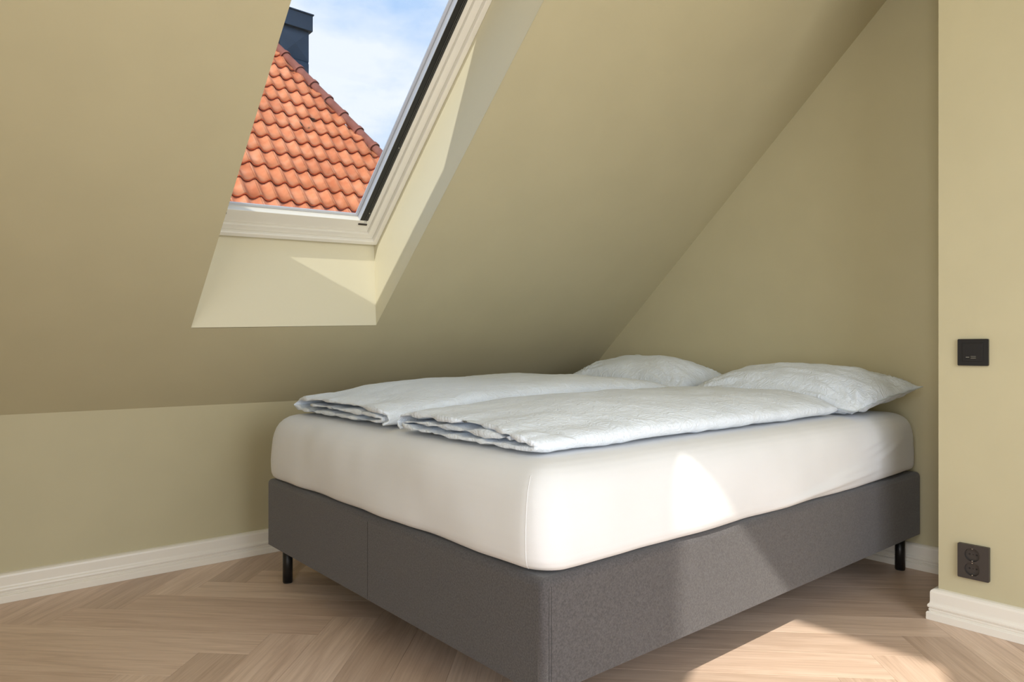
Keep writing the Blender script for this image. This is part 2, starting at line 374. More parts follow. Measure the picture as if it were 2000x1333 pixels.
bm = bmesh.new(); ring(bm, 0.022, 0.050, WF + 0.010, WF + 0.07, 0.020, 0.045)
bmesh.ops.recalc_face_normals(bm, faces=bm.faces); bmesh.ops.bevel(bm, geom=list(bm.edges), offset=0.0025, segments=2, profile=0.5, affect='EDGES')
bm_obj('window_frame', bm, m_white, win)
bm = bmesh.new(); ring(bm, 0.050, 0.068, WF + 0.022, WF + 0.07, 0.045, 0.100)
bmesh.ops.recalc_face_normals(bm, faces=bm.faces); bmesh.ops.bevel(bm, geom=list(bm.edges), offset=0.002, segments=2, profile=0.5, affect='EDGES')
bm_obj('sash', bm, m_white, win)
def bar(name, u0, u1, v0, v1, w0, w1, m, parent=win):
    vs = [S(u, v, w_) for w_ in (w0, w1) for u, v in ((u0, v0), (u1, v0), (u1, v1), (u0, v1))]
    fs = [(0, 1, 2, 3), (7, 6, 5, 4)] + [(i, (i + 1) % 4, 4 + (i + 1) % 4, 4 + i) for i in range(4)]
    return mesh(name, vs, fs, m, parent)
GV = VB + 0.088
for s_ in (0, 1):
    f = (lambda u: HU - u) if s_ else (lambda u: u)
    def br(nm, a, b, *r): a, b = sorted((f(a), f(b))); return bar(nm, a, b, *r)
    g = br('gasket', 0.0685, 0.102, GV, VT - 0.062, WF + 0.024, WF + 0.056, m_black)
    br('track', 0.074, 0.0755, GV + 0.004, VT - 0.062, WF + 0.0215, WF + 0.0238, m_track, g)
    br('track', 0.0805, 0.0815, GV + 0.004, VT - 0.062, WF + 0.0215, WF + 0.0238, m_track, g)
    br('track_end', 0.0685, 0.105, GV - 0.007, GV - 0.001, WF + 0.017, WF + 0.05, m_plug_brown, g)
    br('track_edge', 0.1022, 0.1042, GV, VT - 0.062, WF + 0.024, WF + 0.05, m_spacer, g)
bm = bmesh.new(); ring(bm, 0.1045, 0.116, WF + 0.050, WF + 0.054, 0.100, 0.111); bm_obj('spacer', bm, m_spacer, win)
bar('pane', 0.070, HU - 0.070, VB + 0.070, VT - 0.070, WF + 0.0565, WF + 0.0665, m_glass_dim)
bm = bmesh.new(); ring(bm, -0.02, 0.062, WF + 0.0705, WF + 0.078, -0.02, 0.062); bm_obj('outer_cladding', bm, mat('grey_flashing', (0.06, 0.065, 0.07), 0.5), win)
for (u, v) in ((HU - 0.078, VB + 0.14), (HU - 0.078, VB + 0.45)):
    bm = bmesh.new(); add_cyl(bm, S(u, v, WF + 0.0239), S(u, v, WF + 0.020), 0.0022, n=12); bm_obj('screw', bm, m_metal, win)
p_ = portal('daylight_portal', S(HU / 2, (VB + VT) / 2, WF + 0.2), (0, 0, 0), HU, VT - VB)
p_.rotation_euler = (-EN).to_track_quat('-Z', 'Y').to_euler()

# out of view: glazed door, and a wide window added for its light
def plain_window(name, P, a0, a1, z0, z1, label, mull):
    e = empty(name); struct(e, label, 'window')
    def b(nm, p0, p1, q0, q1, d0, d1, m):
        pts = [P(a, z, d) for d in (d0, d1) for a, z in ((p0, q0), (p1, q0), (p1, q1), (p0, q1))]
        return mesh(nm, pts, [(0, 1, 2, 3), (7, 6, 5, 4)] + [(i, (i + 1) % 4, 4 + (i + 1) % 4, 4 + i) for i in range(4)], m, e)
    f = 0.012
    for (p0, p1, q0, q1) in ((a0, a0 + f, z0, z1), (a1 - f, a1, z0, z1), (a0 + f, a1 - f, z0, z0 + f), (a0 + f, a1 - f, z1 - f, z1)):
        b('window_frame', p0, p1, q0, q1, 0.0, T, m_white)
    for k in range(1, mull + 1):
        c = a0 + (a1 - a0) * k / (mull + 1); b('mullion', c - 0.02, c + 0.02, z0 + f, z1 - f, 0.0, T, m_white)
    for k in range(mull + 1):
        c0 = a0 + (a1 - a0) * k / (mull + 1) + 0.021; c1 = a0 + (a1 - a0) * (k + 1) / (mull + 1) - 0.021
        b('pane', c0 if k else a0 + f, c1 if k < mull else a1 - f, z0 + f, z1 - f, 0.02, 0.026, m_glass_clear)
plain_window('window_2', lambda a, z, d: V((XW - d, a, z)), W2['y0'] - 0.012, W2['y1'] + 0.012, W2['z0'], W2['z1'] + 0.012, 'tall narrow glazed door in the wall behind the viewer', 0)
plain_window('added_window', lambda a, z, d: V((a, YS - d, z)), W3['x0'], W3['x1'], W3['z0'], W3['z1'], 'unseen wide window added in the side wall to light the bed', 1)

# ------------------------------------------------------------------ baseboards
BB = [(0.0, 0.0), (0.027, 0.0), (0.027, 0.021), (0.0250, 0.0245), (0.0205, 0.0255), (0.0195, 0.0275), (0.0215, 0.0295), (0.0215, 0.0335), (0.0195, 0.0355), (0.0205, 0.0375), (0.0235, 0.0385), (0.0245, 0.0430), (0.0235, 0.0475), (0.0195, 0.0520), (0.0185, 0.0570), (0.0185, 0.0860), (0.0165, 0.0920), (0.0105, 0.0965), (0.0, 0.0983)]
def skirting(name, path, label):
    """path: 2-D points; the room lies to the left of the walking direction"""
    n = len(path); secs = []
    for i, p in enumerate(path):
        p = V(p)
        dirs = []
        if i > 0: dirs.append((p - V(path[i - 1])).normalized())
        if i < n - 1: dirs.append((V(path[i + 1]) - p).normalized())
        ns = [V((-d.y, d.x)) for d in dirs]
        nn = sum(ns, V((0, 0))).normalized(); nn = nn / nn.dot(ns[0])
        secs.append([V((p.x + nn.x * a, p.y + nn.y * a, z + 0.0006)) for a, z in BB])
    m = len(BB); vs = [v for s in secs for v in s]; fs = [tuple(range(m)), tuple(range((n - 1) * m, n * m))]
    for s in range(n - 1): fs += [(s * m + i, s * m + (i + 1) % m, (s + 1) * m + (i + 1) % m, (s + 1) * m + i) for i in range(m)]
    return struct(mesh(name, vs, fs, m_trim), label, 'baseboard')
skirting('baseboard_left', [(XG - 0.0275, YK), (XW, YK)], 'white moulded baseboard along the low knee wall')
skirting('baseboard_back', [(XG, YR + 0.0275), (XG, YK)], 'white moulded baseboard along the gable wall behind the bed leg')
skirting('baseboard_right', [(XR, YS), (XR, YR), (XG, YR)], 'white moulded baseboard around the protruding wall below the double socket')

# ------------------------------------------------------------------ bed base
BX0, BX1, BY0, BY1, BZ0, BZ1 = 0.9725, 2.9700, 1.056, 2.556, 0.1435, 0.383
bed = empty('bed_base', ((BX0 + BX1) / 2, (BY0 + BY1) / 2, 0))
tag(bed, 'charcoal fabric box spring bed base on short black legs', 'bed base')
bm = bmesh.new(); add_box(bm, (BX0, BY0, BZ0), (BX1, BY1, BZ1))
bmesh.ops.recalc_face_normals(bm, faces=bm.faces)
ed = list(bm.edges)
vert = [e for e in ed if abs(e.verts[0].co.z - e.verts[1].co.z) > 0.1]
top = [e for e in ed if e not in vert and e.verts[0].co.z > 0.3]
bmesh.ops.bevel(bm, geom=vert + top, offset=0.016, segments=4, profile=0.5, affect='EDGES')
o = bm_obj('upholstered_frame', bm, m_base); reparent(o, bed)
for p in o.data.polygons: p.use_smooth = p.area < 0.02
def seam_bar(a, b):
    reparent(box('seam', a, b, m_base_dark, None, 0.0004, 1), bed)
ym = 1.794
seam_bar((BX0 - 0.0006, ym - 0.0008, BZ0 + 0.002), (BX0 + 0.001, ym + 0.0008, BZ1 - 0.016))
for dx in (0.0165, 0.0235):
    seam_bar((BX0 + dx, BY0 - 0.0006, BZ0 + 0.002), (BX0 + dx + 0.0013, BY0 + 0.001, BZ1 - 0.016))
bm = bmesh.new(); add_box(bm, (BX0 + 0.012, BY0 + 0.012, BZ0 - 0.004), (BX1 - 0.012, BY1 - 0.012, BZ0 - 0.0002)); reparent(bm_obj('dust_cover', bm, m_base_dark), bed)
for x, y in ((1.03, 1.112), (1.03, 2.505), (2.915, 1.112), (2.915, 2.505)):
    bm = bmesh.new(); add_cyl(bm, (x, y, 0.0045), (x, y, BZ0 - 0.0045), 0.0178, n=28)
    l = bm_obj('leg', bm, m_leg); reparent(l, bed)
    for p in l.data.polygons: p.use_smooth = len(p.vertices) == 4
    bm = bmesh.new(); add_cyl(bm, (x, y, 0.0006), (x, y, 0.0044), 0.0165, n=24); f = bm_obj('foot_pad', bm, m_hole); f.parent = l; 

# ------------------------------------------------------------------ mattress in a fitted sheet
MX0, MX1, MY0, MY1 = 0.966, 2.948, 1.048, 2.556
MZ0, MZ1 = BZ1 + 0.001, 0.622
def rrect(a, b, r, n_c=12, n_a=90, n_b=70):
    """points around a rounded rectangle with half sizes a, b (same count for every inset)"""
    r = max(0.0, min(r, a, b)); pts = []
    def arc(cx, cy, a0):
        for k in range(n_c): 
            t = a0 + (math.pi / 2) * k / n_c; pts.append((cx + r * math.cos(t), cy + r * math.sin(t)))
    def line(p, q, n):
        for k in range(n): pts.append((p[0] + (q[0] - p[0]) * k / n, p[1] + (q[1] - p[1]) * k / n))
    arc(a - r, b - r, 0); line((a - r, b), (-a + r, b), n_a); arc(-a + r, b - r, math.pi / 2); line((-a, b - r), (-a, -b + r), n_b)
    arc(-a + r, -b + r, math.pi); line((-a + r, -b), (a - r, -b), n_a); arc(a - r, -b + r, 3 * math.pi / 2); line((a, -b + r), (a, b - r), n_b)
    return pts
mh = MZ1 - MZ0
prof = [(0.12, 0.0), (0.06, 0.0), (0.030, 0.002), (0.015, 0.007), (0.006, 0.016), (0.001, 0.030), (-0.001, 0.050), (-0.002, 0.075), (-0.001, 0.10), (0.001, 0.125), (0.004, 0.150), (0.009, 0.172), (0.016, 0.190), (0.026, 0.206), (0.040, 0.219), (0.058, 0.228), (0.08, 0.233), (0.11, 0.2355), (0.16, 0.2375), (0.22, mh), (0.32, mh), (0.44, mh), (0.56, mh), (0.68, mh), (0.735, mh)]
SUBD = 3                                            # finer loops so that the drag folds show
prof = [tuple(a[i] + (b[i] - a[i]) * q / SUBD for i in range(2)) for a, b in zip(prof, prof[1:]) for q in range(SUBD)] + [prof[-1]]
cx, cy = (MX0 + MX1) / 2, (MY0 + MY1) / 2; ha, hb = (MX1 - MX0) / 2, (MY1 - MY0) / 2
verts = []; loops = []
for kk, (ins, z) in enumerate(prof):
    k = kk / SUBD; lp = []
    for (x, y) in rrect(ha - ins, hb - ins, 0.075 - 0.6 * ins):
        X, Y, Z = x + cx, y + cy, z + MZ0
        if 2 <= k <= 16:
            f = noise.noise(V((X * 3.1, Y * 3.1, z * 5))) * 0.009 + noise.noise(V((X * 9, Y * 9, z * 7))) * 0.0032
            nx, ny = (x / ha) ** 5, (y / hb) ** 5; nl = math.hypot(nx, ny) + 1e-6
            X += f * nx / nl; Y += f * ny / nl
        if k < 7:                                   # uneven hem
            Z += (1 - k / 7) * 0.007 * max(0.0, noise.noise(V((X * 5.0, Y * 5.0, 3.3))) + 0.25)
            Z += (1 - k / 7) * 0.016 * smoothstep(2.35, 2.9, X) * (1 if Y < 1.4 else 0)
        if y < -hb + 0.06 and 3 <= k <= 13:          # drag folds of the sheet towards the head end
            for (x0, z0, x1, z1, amp, wd) in ((1.80, 0.012, 2.62, 0.062, 0.0109, 0.007), (2.15, 0.050, 2.50, 0.085, 0.0066, 0.006), (2.40, 0.13, 2.62, 0.165, 0.0061, 0.006), (2.50, 0.075, 2.80, 0.15, 0.0053, 0.007), (2.45, 0.105, 2.68, 0.150, 0.0044, 0.005)):
                t = ((X - x0) * (x1 - x0) + (z - z0) * (z1 - z0)) / ((x1 - x0) ** 2 + (z1 - z0) ** 2)
                if -0.05 < t < 1.05:
                    dd = (z - z0) - t * (z1 - z0); Y -= amp * math.exp(-(dd / (wd * 1.6)) ** 2) * math.sin(math.pi * max(0, min(1, t)))
        if k >= 12: Z += 0.003 * noise.noise(V((X * 2.2, Y * 2.2, 0.7))) + 0.010 * (Y - MY0) / 1.5 * smoothstep(12, 20, k)
        lp.append(len(verts)); verts.append((X, Y, Z))
    loops.append(lp)
faces = []
nl_ = len(loops[0])
for a, b in zip(loops, loops[1:]): faces += [(a[i], a[(i + 1) % nl_], b[(i + 1) % nl_], b[i]) for i in range(nl_)]
faces.append(tuple(loops[0])); faces.append(tuple(loops[-1]))
mat_o = mesh('mattress', verts, faces, m_sheet, None, True)
tag(mat_o, 'thick mattress in a white fitted sheet on the charcoal bed base', 'mattress')
def tube(name, pts, r, m, parent=None, n=6):
    bm = bmesh.new(); prev = None
    pts = [V(p) for p in pts]
    for i, p in enumerate(pts):
        d = (pts[min(i + 1, len(pts) - 1)] - pts[max(i - 1, 0)]).normalized()
        x = d.cross(V((0.31, 0.53, 0.79))).normalized(); y = d.cross(x)
        cur = [bm.verts.new(p + (x * math.cos(2 * math.pi * k / n) + y * math.sin(2 * math.pi * k / n)) * r) for k in range(n)]
        if prev:
            for k in range(n): bm.faces.new((prev[k], prev[(k + 1) % n], cur[(k + 1) % n], cur[k]))
        prev = cur
    return bm_obj(name, bm, m, parent, True)
idx_c = 12 + 90 + 12 + 70          # first point of the arc at the foot corner nearest the viewer
tube('corner_seam', [V(verts[loops[k][idx_c + 2]]) for k in range(3 * SUBD, 14 * SUBD, SUBD)], 0.0009, m_sheet, mat_o)

# ------------------------------------------------------------------ bedding
def mtop(y): return MZ1 + 0.010 * (y - MY0) / 1.5
def resample(pts, n):
    P = [V(p) for p in pts]
    # Catmull-Rom
    out = []
    dens = []
    for i in range(len(P) - 1):
        p0, p1, p2, p3 = P[max(i - 1, 0)], P[i], P[i + 1], P[min(i + 2, len(P) - 1)]
        for k in range(40):
            t = k / 40
            dens.append(0.5 * ((2 * p1) + (p2 - p0) * t + (2 * p0 - 5 * p1 + 4 * p2 - p3) * t * t + (3 * p1 - p0 - 3 * p2 + p3) * t ** 3))
    dens.append(P[-1])
    cum = [0]
    for a, b in zip(dens, dens[1:]): cum.append(cum[-1] + (b - a).length)
    j = 0
    for k in range(n):
        s = cum[-1] * k / (n - 1)
        while j < len(cum) - 2 and cum[j + 1] < s: j += 1
        t = (s - cum[j]) / max(1e-9, cum[j + 1] - cum[j]); out.append(dens[j].lerp(dens[j + 1], t))
    return out
def folded_duvet(name, x0, x1, y0, wid, H, hx, path, tn, seed, label, skew=0.0):
    NC, NX = 110, 96
    cl = resample(path, NC)
    vs = []; rows = []
    for a in range(NX + 1):
        s = a / NX; s = 0.5 - 0.5 * math.cos(math.pi * (0.04 + 0.92 * s)) ; s = (s - 0.00394) / (1 - 2 * 0.00394)
        s = max(0, min(1, s))
        pin = 0.50 + 0.50 * min(1.0, smoothstep(-0.004, 0.035, s)) * min(1.0, smoothstep(-0.004, 0.035, 1 - s))
        hh = H * hx(s)
        row = []
        top_, bot_ = [], []
        for k, p in enumerate(cl):
            d = (cl[min(k + 1, NC - 1)] - cl[max(k - 1, 0)]); 
            dy, dz = d.x * wid, d.y * hh; L = math.hypot(dy, dz) + 1e-9
            ny, nz_ = -dz / L, dy / L
            q = k / (NC - 1)
            th = tn * hh * pin * (0.25 + 0.75 * smoothstep(0, 0.04, min(q, 1 - q)))
            yy, zz = p.x * wid, p.y * hh
            xs = x0 + (x1 - x0) * s
            # every layer of cloth ends at its own place
            xs += (1 - smoothstep(0, 0.12, s)) * (0.018 * noise.noise(V((p.x * 4, p.y * 3 + seed, 1.0))) + 0.007 * noise.noise(V((p.x * 17, p.y * 5, seed))))
            xs += smoothstep(0.9, 1, s) * (0.02 * noise.noise(V((p.x * 3, p.y * 3, seed + 5.0))))
            wr = 0.0065 * noise.noise(V((xs * 6, yy * 10 + seed, p.y * 2))) + 0.0030 * noise.noise(V((xs * 26 + 0.5 * yy * 20, yy * 16, seed + p.y * 3)))
            wr += 0.0055 * math.exp(-((s) / 0.06) ** 2) * (noise.noise(V((seed, yy * 26, p.y * 2 + s * 8))) + 0.5 * noise.noise(V((seed, yy * 70, p.y * 3))))
            top_.append((xs, yy + ny * th / 2, zz + nz_ * th / 2, wr, ny, nz_)); bot_.append((xs, yy - ny * th / 2, zz - nz_ * th / 2, wr, -ny, -nz_))
        for (X, Y, Z, wr, ny, nz_) in top_ + bot_[::-1]:
            Y += ny * wr; Z += nz_ * wr
            yw = y0 + Y + skew * (X - x0)
            row.append(len(vs)); vs.append((X, yw, mtop(yw) + 0.003 + max(0.0, Z)))
        rows.append(row)
    n = len(rows[0]); fs = []
    for a, b in zip(rows, rows[1:]): fs += [(a[i], a[(i + 1) % n], b[(i + 1) % n], b[i]) for i in range(n)]
    for row in (rows[0], rows[-1]):
        for k in range(NC - 1): fs.append((row[k], row[k + 1], row[n - 2 - k], row[n - 1 - k]))
    o = mesh(name, vs, fs, m_duvet, None, True)
    return tag(o, label, 'duvet', 'folded duvets on the bed')
# cross-sections (0..1 across the fold, 0..1 of the height), a roll of three layers open at the foot
path_front = [(0.16, 0.48), (0.45, 0.50), (0.80, 0.50), (0.93, 0.43), (0.945, 0.30), (0.88, 0.20), (0.60, 0.16), (0.30, 0.16), (0.08, 0.15), (0.020, 0.24), (0.035, 0.40), (0.12, 0.60), (0.28, 0.80), (0.50, 0.86), (0.80, 0.86), (0.94, 0.78), (0.985, 0.55), (0.985, 0.25), (0.97, 0.12)]
path_rear = [(0.80, 0.50), (0.45, 0.50), (0.16, 0.50), (0.075, 0.42), (0.07, 0.30), (0.12, 0.20), (0.35, 0.16), (0.65, 0.16), (0.90, 0.16), (0.965, 0.26), (0.975, 0.50), (0.93, 0.74), (0.80, 0.86), (0.50, 0.87), (0.20, 0.84), (0.06, 0.74), (0.018, 0.52), (0.015, 0.25), (0.03, 0.12)]
def hx_front(s): return 0.66 + 0.34 * smoothstep(0.0, 0.35, s) - 0.06 * smoothstep(0.85, 1, s)
def hx_rear(s): return 0.56 + 0.44 * smoothstep(0.0, 0.30, s) + 0.12 * math.exp(-((s - 0.66) / 0.2) ** 2) - 0.12 * smoothstep(0.85, 1, s)
folded_duvet('duvet', 1.035, 2.465, 1.140, 0.600, 0.088, hx_front, path_front, 0.27, 1.7, 'pale blue folded duvet nearest the viewer, in front of the other')
folded_duvet('duvet', 1.045, 2.40, 1.795, 0.680, 0.108, hx_rear, path_rear, 0.27, 9.3, 'pale blue folded duvet on the far side, next to the knee wall', 0.0)

def pillow(name, corners, T_, seed, label):
    """corners: foot-near, head-near, head-far, foot-far as (x, y, height of the seam above the mattress)"""
    n = 56; vs = []; idx = {}
    c = [V(q) for q in corners]
    def base(a, b):           # a: foot -> head, b: near -> far, both -1..1
        fa, fb = (a + 1) / 2, (b + 1) / 2
        return (c[0] * (1 - fa) + c[1] * fa) * (1 - fb) + (c[3] * (1 - fa) + c[2] * fa) * fb
    fs = []
    for side in (1, -1):
        for i in range(n + 1):
            for j in range(n + 1):
                a = math.sin(math.pi / 2 * (2 * i / n - 1)); b = math.sin(math.pi / 2 * (2 * j / n - 1))
                edge = i in (0, n) or j in (0, n)
                if edge and side < 0: idx[(side, i, j)] = idx[(1, i, j)]; continue
                pa = a * (1 - 0.075 * (1 - b * b)) if abs(a) > 0 else a   # sides pull in between the corners
                pb = b * (1 - 0.055 * (1 - a * a))
                p = base(pa, pb)
                t = max(0.0, (1 - abs(a) ** 2.3)) ** 0.62 * max(0.0, (1 - abs(b) ** 2.6)) ** 0.58
                h = T_ * t * (0.62 if side > 0 else 0.42)
                ed = 1 - min(1.0, t * 1.25)
                wr = 0.0
                if not edge:
                    dc = min(math.hypot(a - sa, b - sb) for sa in (-1, 1) for sb in (-1, 1))
                    rad = math.atan2(1 - abs(b), 1 - abs(a))
                    wr = 0.011 * math.sin(rad * 17 + seed + 2 * noise.noise(V((a * 2, b * 2, seed)))) * math.exp(-((dc - 0.40) / 0.30) ** 2) * (0.3 + 0.7 * ed)
                    wr += 0.011 * noise.noise(V((a * 2.6, b * 2.6, seed + side))) + 0.005 * noise.noise(V((a * 8, b * 6, seed * 2 + side)))
                    wr += 0.007 * noise.noise(V((a * 3, b * 18, seed))) * ed
                    wr *= min(1.0, t * 3)
                z = p.z + side * h + wr
                if edge: z += 0.006 * noise.noise(V((a * 7, b * 7, seed)))
                vs.append((p.x, p.y, mtop(p.y) + 0.004 + max(0.0 if side < 0 else 0.004, z))); idx[(side, i, j)] = len(vs) - 1
        for i in range(n):
            for j in range(n): fs.append((idx[(side, i, j)], idx[(side, i + 1, j)], idx[(side, i + 1, j + 1)], idx[(side, i, j + 1)]))
    o = mesh(name, vs, fs, m_duvet, None, True)
    ring_ = [idx[(1, i, 0)] for i in range(n)] + [idx[(1, n, j)] for j in range(n)] + [idx[(1, i, n)] for i in range(n, 0, -1)] + [idx[(1, 0, j)] for j in range(n, 0, -1)]
    tube('edge_seam', [V(vs[k]) for k in ring_ + ring_[:1]], 0.0022, m_seam_blue, o)
    return tag(o, label, 'pillow', 'pillows at the head of the bed')
pillow('pillow', [(2.485, 1.085, 0.018), (2.925, 1.035, 0.090), (2.955, 1.800, 0.085), (2.475, 1.800, 0.050)], 0.175, 2.1, 'plump pale blue pillow nearest the protruding wall with the sockets')
pillow('pillow', [(2.43, 1.825, 0.045), (2.93, 1.855, 0.090), (2.945, 2.520, 0.105), (2.46, 2.490, 0.090)], 0.185, 5.4, 'shaded pale blue pillow in the far corner under the slope')

# ------------------------------------------------------------------ sockets on the right wall
def yz_plate(name, yc, zc, hy, hz, x_back, th, holes, m, parent, bev=0.0):
    """rectangular plate on the wall facing -X, with round holes cut through"""
    bm = bmesh.new(); edges = []
    def loop(pts):
        v = [bm.verts.new((x_back - th, p[0], p[1])) for p in pts]
        for i in range(len(v)): edges.append(bm.edges.new((v[i], v[(i + 1) % len(v)])))
    r = 0.003; out = []
    for sy, sz, a0 in ((1, 1, 0), (-1, 1, 90), (-1, -1, 180), (1, -1, 270)):
        for k in range(4):
            t = R(a0 + 30 * k); out.append((yc + sy * (hy - r) + r * math.cos(t), zc + sz * (hz - r) + r * math.sin(t)))
    loop(out)
    for (hy_, hz_, hr) in holes: loop([(hy_ + hr * math.cos(2 * math.pi * k / 40), hz_ + hr * math.sin(2 * math.pi * k / 40)) for k in range(40)])
    bmesh.ops.triangle_fill(bm, edges=edges, use_beauty=True, use_dissolve=False)
    ext = bmesh.ops.extrude_face_region(bm, geom=list(bm.faces))
    for g in ext['geom']:
        if isinstance(g, bmesh.types.BMVert): g.co.x = x_back
    return bm_obj(name, bm, m, parent)
XP = XR - 0.0006
us = empty('usb_wall_socket', (XR, 0.731, 0.850)); tag(us, 'square black wall plate with two charging ports, higher of the two', 'socket')
def w_(o, e): o.location = V((0, 0, 0)); o.parent = e; o.matrix_parent_inverse = Matrix.Translation(e.location).inverted(); return o
w_(yz_plate('frame_plate', 0.731, 0.850, 0.041, 0.041, XP, 0.009, [], m_plug, None), us)
pl = w_(box('port_panel', (XP - 0.0112, 0.731 - 0.0265, 0.850 - 0.0275), (XP - 0.0091, 0.731 + 0.0265, 0.850 + 0.0275), m_plug, None, 0.0006, 2), us)
def sub(o): o.parent = pl; return o
yc, zc = 0.731, 0.850 - 0.015
# wide port: dark mouth with silver lips above and below; small oval port to its left
sub(box('port_mouth', (XP - 0.0119, yc - 0.0100, zc - 0.0028), (XP - 0.0113, yc + 0.0046, zc + 0.0028), m_hole, None))
for dz in (-0.0025, 0.0025): sub(box('port_lip', (XP - 0.0126, yc - 0.0098, zc + dz - 0.0006), (XP - 0.0120, yc + 0.0044, zc + dz + 0.0006), m_metal, None))
sub(box('port_slot', (XP - 0.0126, yc + 0.0085, zc - 0.0009), (XP - 0.0113, yc + 0.0175, zc + 0.0009), m_metal, None, 0.0003, 2))

ds = empty('double_socket', (XR, 0.729, 0.2065)); tag(ds, 'dark brown plate with two round power outlets above the baseboard', 'socket')
sy0, sz0, sr = 0.7315, 0.2065, 0.0205
cz = [sz0 + 0.0218, sz0 - 0.0218]
w_(yz_plate('cover_plate', 0.729, sz0, 0.042, 0.0525, XP, 0.0125, [(sy0, z, sr) for z in cz], m_plug_brown, None), ds)
for z in cz:
    bm = bmesh.new(); add_cyl(bm, (XP - 0.0028, sy0, z), (XP - 0.0005, sy0, z), sr - 0.0002, n=40)
    wl_ = w_(bm_obj('socket_well', bm, m_plug_brown, None), ds)
    def sub2(o): o.parent = wl_; return o
    for dy in (-0.0095, 0.0095):
        bm = bmesh.new(); add_cyl(bm, (XP - 0.0034, sy0 + dy, z), (XP - 0.0029, sy0 + dy, z), 0.0027, n=18); sub2(bm_obj('pin_hole', bm, m_hole))
    bm = bmesh.new(); add_cyl(bm, (XP - 0.0036, sy0, z), (XP - 0.0029, sy0, z), 0.0016, n=14); sub2(bm_obj('screw', bm, m_plug))
    for dz in (-1, 1):
        zz = sorted((z + dz * (sr - 0.0005), z + dz * (sr - 0.0036)))
        sub2(box('earth_clip', (XP - 0.0122, sy0 - 0.0018, zz[0]), (XP - 0.0029, sy0 + 0.0018, zz[1]), m_metal, None, 0.0005, 1))

# ------------------------------------------------------------------ neighbouring roof outside
th, pi_ = R(3.2), R(48)
rr = V((math.cos(th), -math.sin(th), 0)); pp = V((math.sin(th), math.cos(th), 0)); ee = pp * math.cos(pi_) + V((0, 0, math.sin(pi_)))
rn = ee.cross(rr) * -1 if (ee.cross(rr)).z < 0 else ee.cross(rr)
Q = V((3.1524, 8.3279, 2.6376))          # a point of the roof surface, at the lower edge of one course
TW, TG = 0.184, 0.345
def RP(a, b, n=0.0): return Q + rr * a + ee * b + rn * n
def hip_a(b): return 1.02 + (4.02 - b) * 0.364
roof = empty('tiled_roof', tuple(Q)); tag(roof, 'neighbouring roof of orange pantiles seen through the roof window', 'roof')
BLO, BHI = -1.75, 6.2; ALO = -2.4
def inv(o): o.parent = roof; o.matrix_parent_inverse = Matrix.Translation(roof.location).inverted(); return o
# solid roof body: the tiled face, the hidden face beyond the hip, wall below
f0 = [RP(ALO, BLO, -0.03), RP(hip_a(BLO), BLO, -0.03), RP(hip_a(BHI), BHI, -0.03), RP(ALO, BHI, -0.03)]
bk = pp * 9.5
lowb = [f0[0] + bk, f0[1] + bk + rr * 0.0]
vs = f0 + [lowb[0], lowb[1], V((f0[3].x, f0[3].y, f0[3].z)) + pp * 0.5, V(f0[2]) + pp * 0.5]
inv(mesh('roof_deck', vs, [(0, 1, 2, 3), (3, 2, 7, 6), (6, 7, 5, 4), (0, 4, 5, 1), (1, 5, 7, 2), (0, 3, 6, 4)], m_deck))
wz = f0[0].z
wall_pts = [V((p.x, p.y, wz - 0.02)) for p in (f0[0] + pp * 0.35, f0[1] + pp * 0.35 - rr * 0.35, lowb[1] - pp * 0.35 - rr * 0.35, lowb[0] - pp * 0.35)]
inv(prism('house_wall', wall_pts, (0, 0, -9.0), m_plaster))
# one pantile: narrow roll at the edges, broad trough between
nx, ny = 14, 2; LT = TG + 0.055
def tz(t): return 0.052 * (0.5 + 0.5 * math.cos(2 * math.pi * t)) ** 1.5
tv, tf = [], []
for layer in (0, 1):
    for j in range(ny + 1):
        for i in range(nx + 1):
            t = i / nx; y = LT * j / ny
            tv.append(((t - 0.5) * TW, y, tz(t - 0.02) + 0.040 * (1 - y / LT) - 0.020 * layer))
W_ = nx + 1; LN = W_ * (ny + 1)
for j in range(ny):
    for i in range(nx):
        a = j * W_ + i; tf.append((a, a + 1, a + W_ + 1, a + W_)); b = a + LN; tf.append((b + W_, b + W_ + 1, b + 1, b))
for i in range(nx):
    tf.append((i, i + LN, i + 1 + LN, i + 1)); a = ny * W_ + i; tf.append((a, a + 1, a + 1 + LN, a + LN))
for j in range(ny):
    a = j * W_; tf.append((a, a + W_, a + W_ + LN, a + LN)); a += nx; tf.append((a, a + LN, a + W_ + LN, a + W_))
tme = bpy.data.meshes.new('roof_tile'); tme.from_pydata(tv, [], tf); tme.validate()
bm = bmesh.new(); bm.from_mesh(tme); bmesh.ops.recalc_face_normals(bm, faces=bm.faces); bm.to_mesh(tme); bm.free()
for p in tme.polygons: p.use_smooth = abs(p.normal.z) > 0.25
tme.materials.append(m_tile)
rot = Matrix((rr, ee, rn)).transposed().to_4x4()
cnt = 0
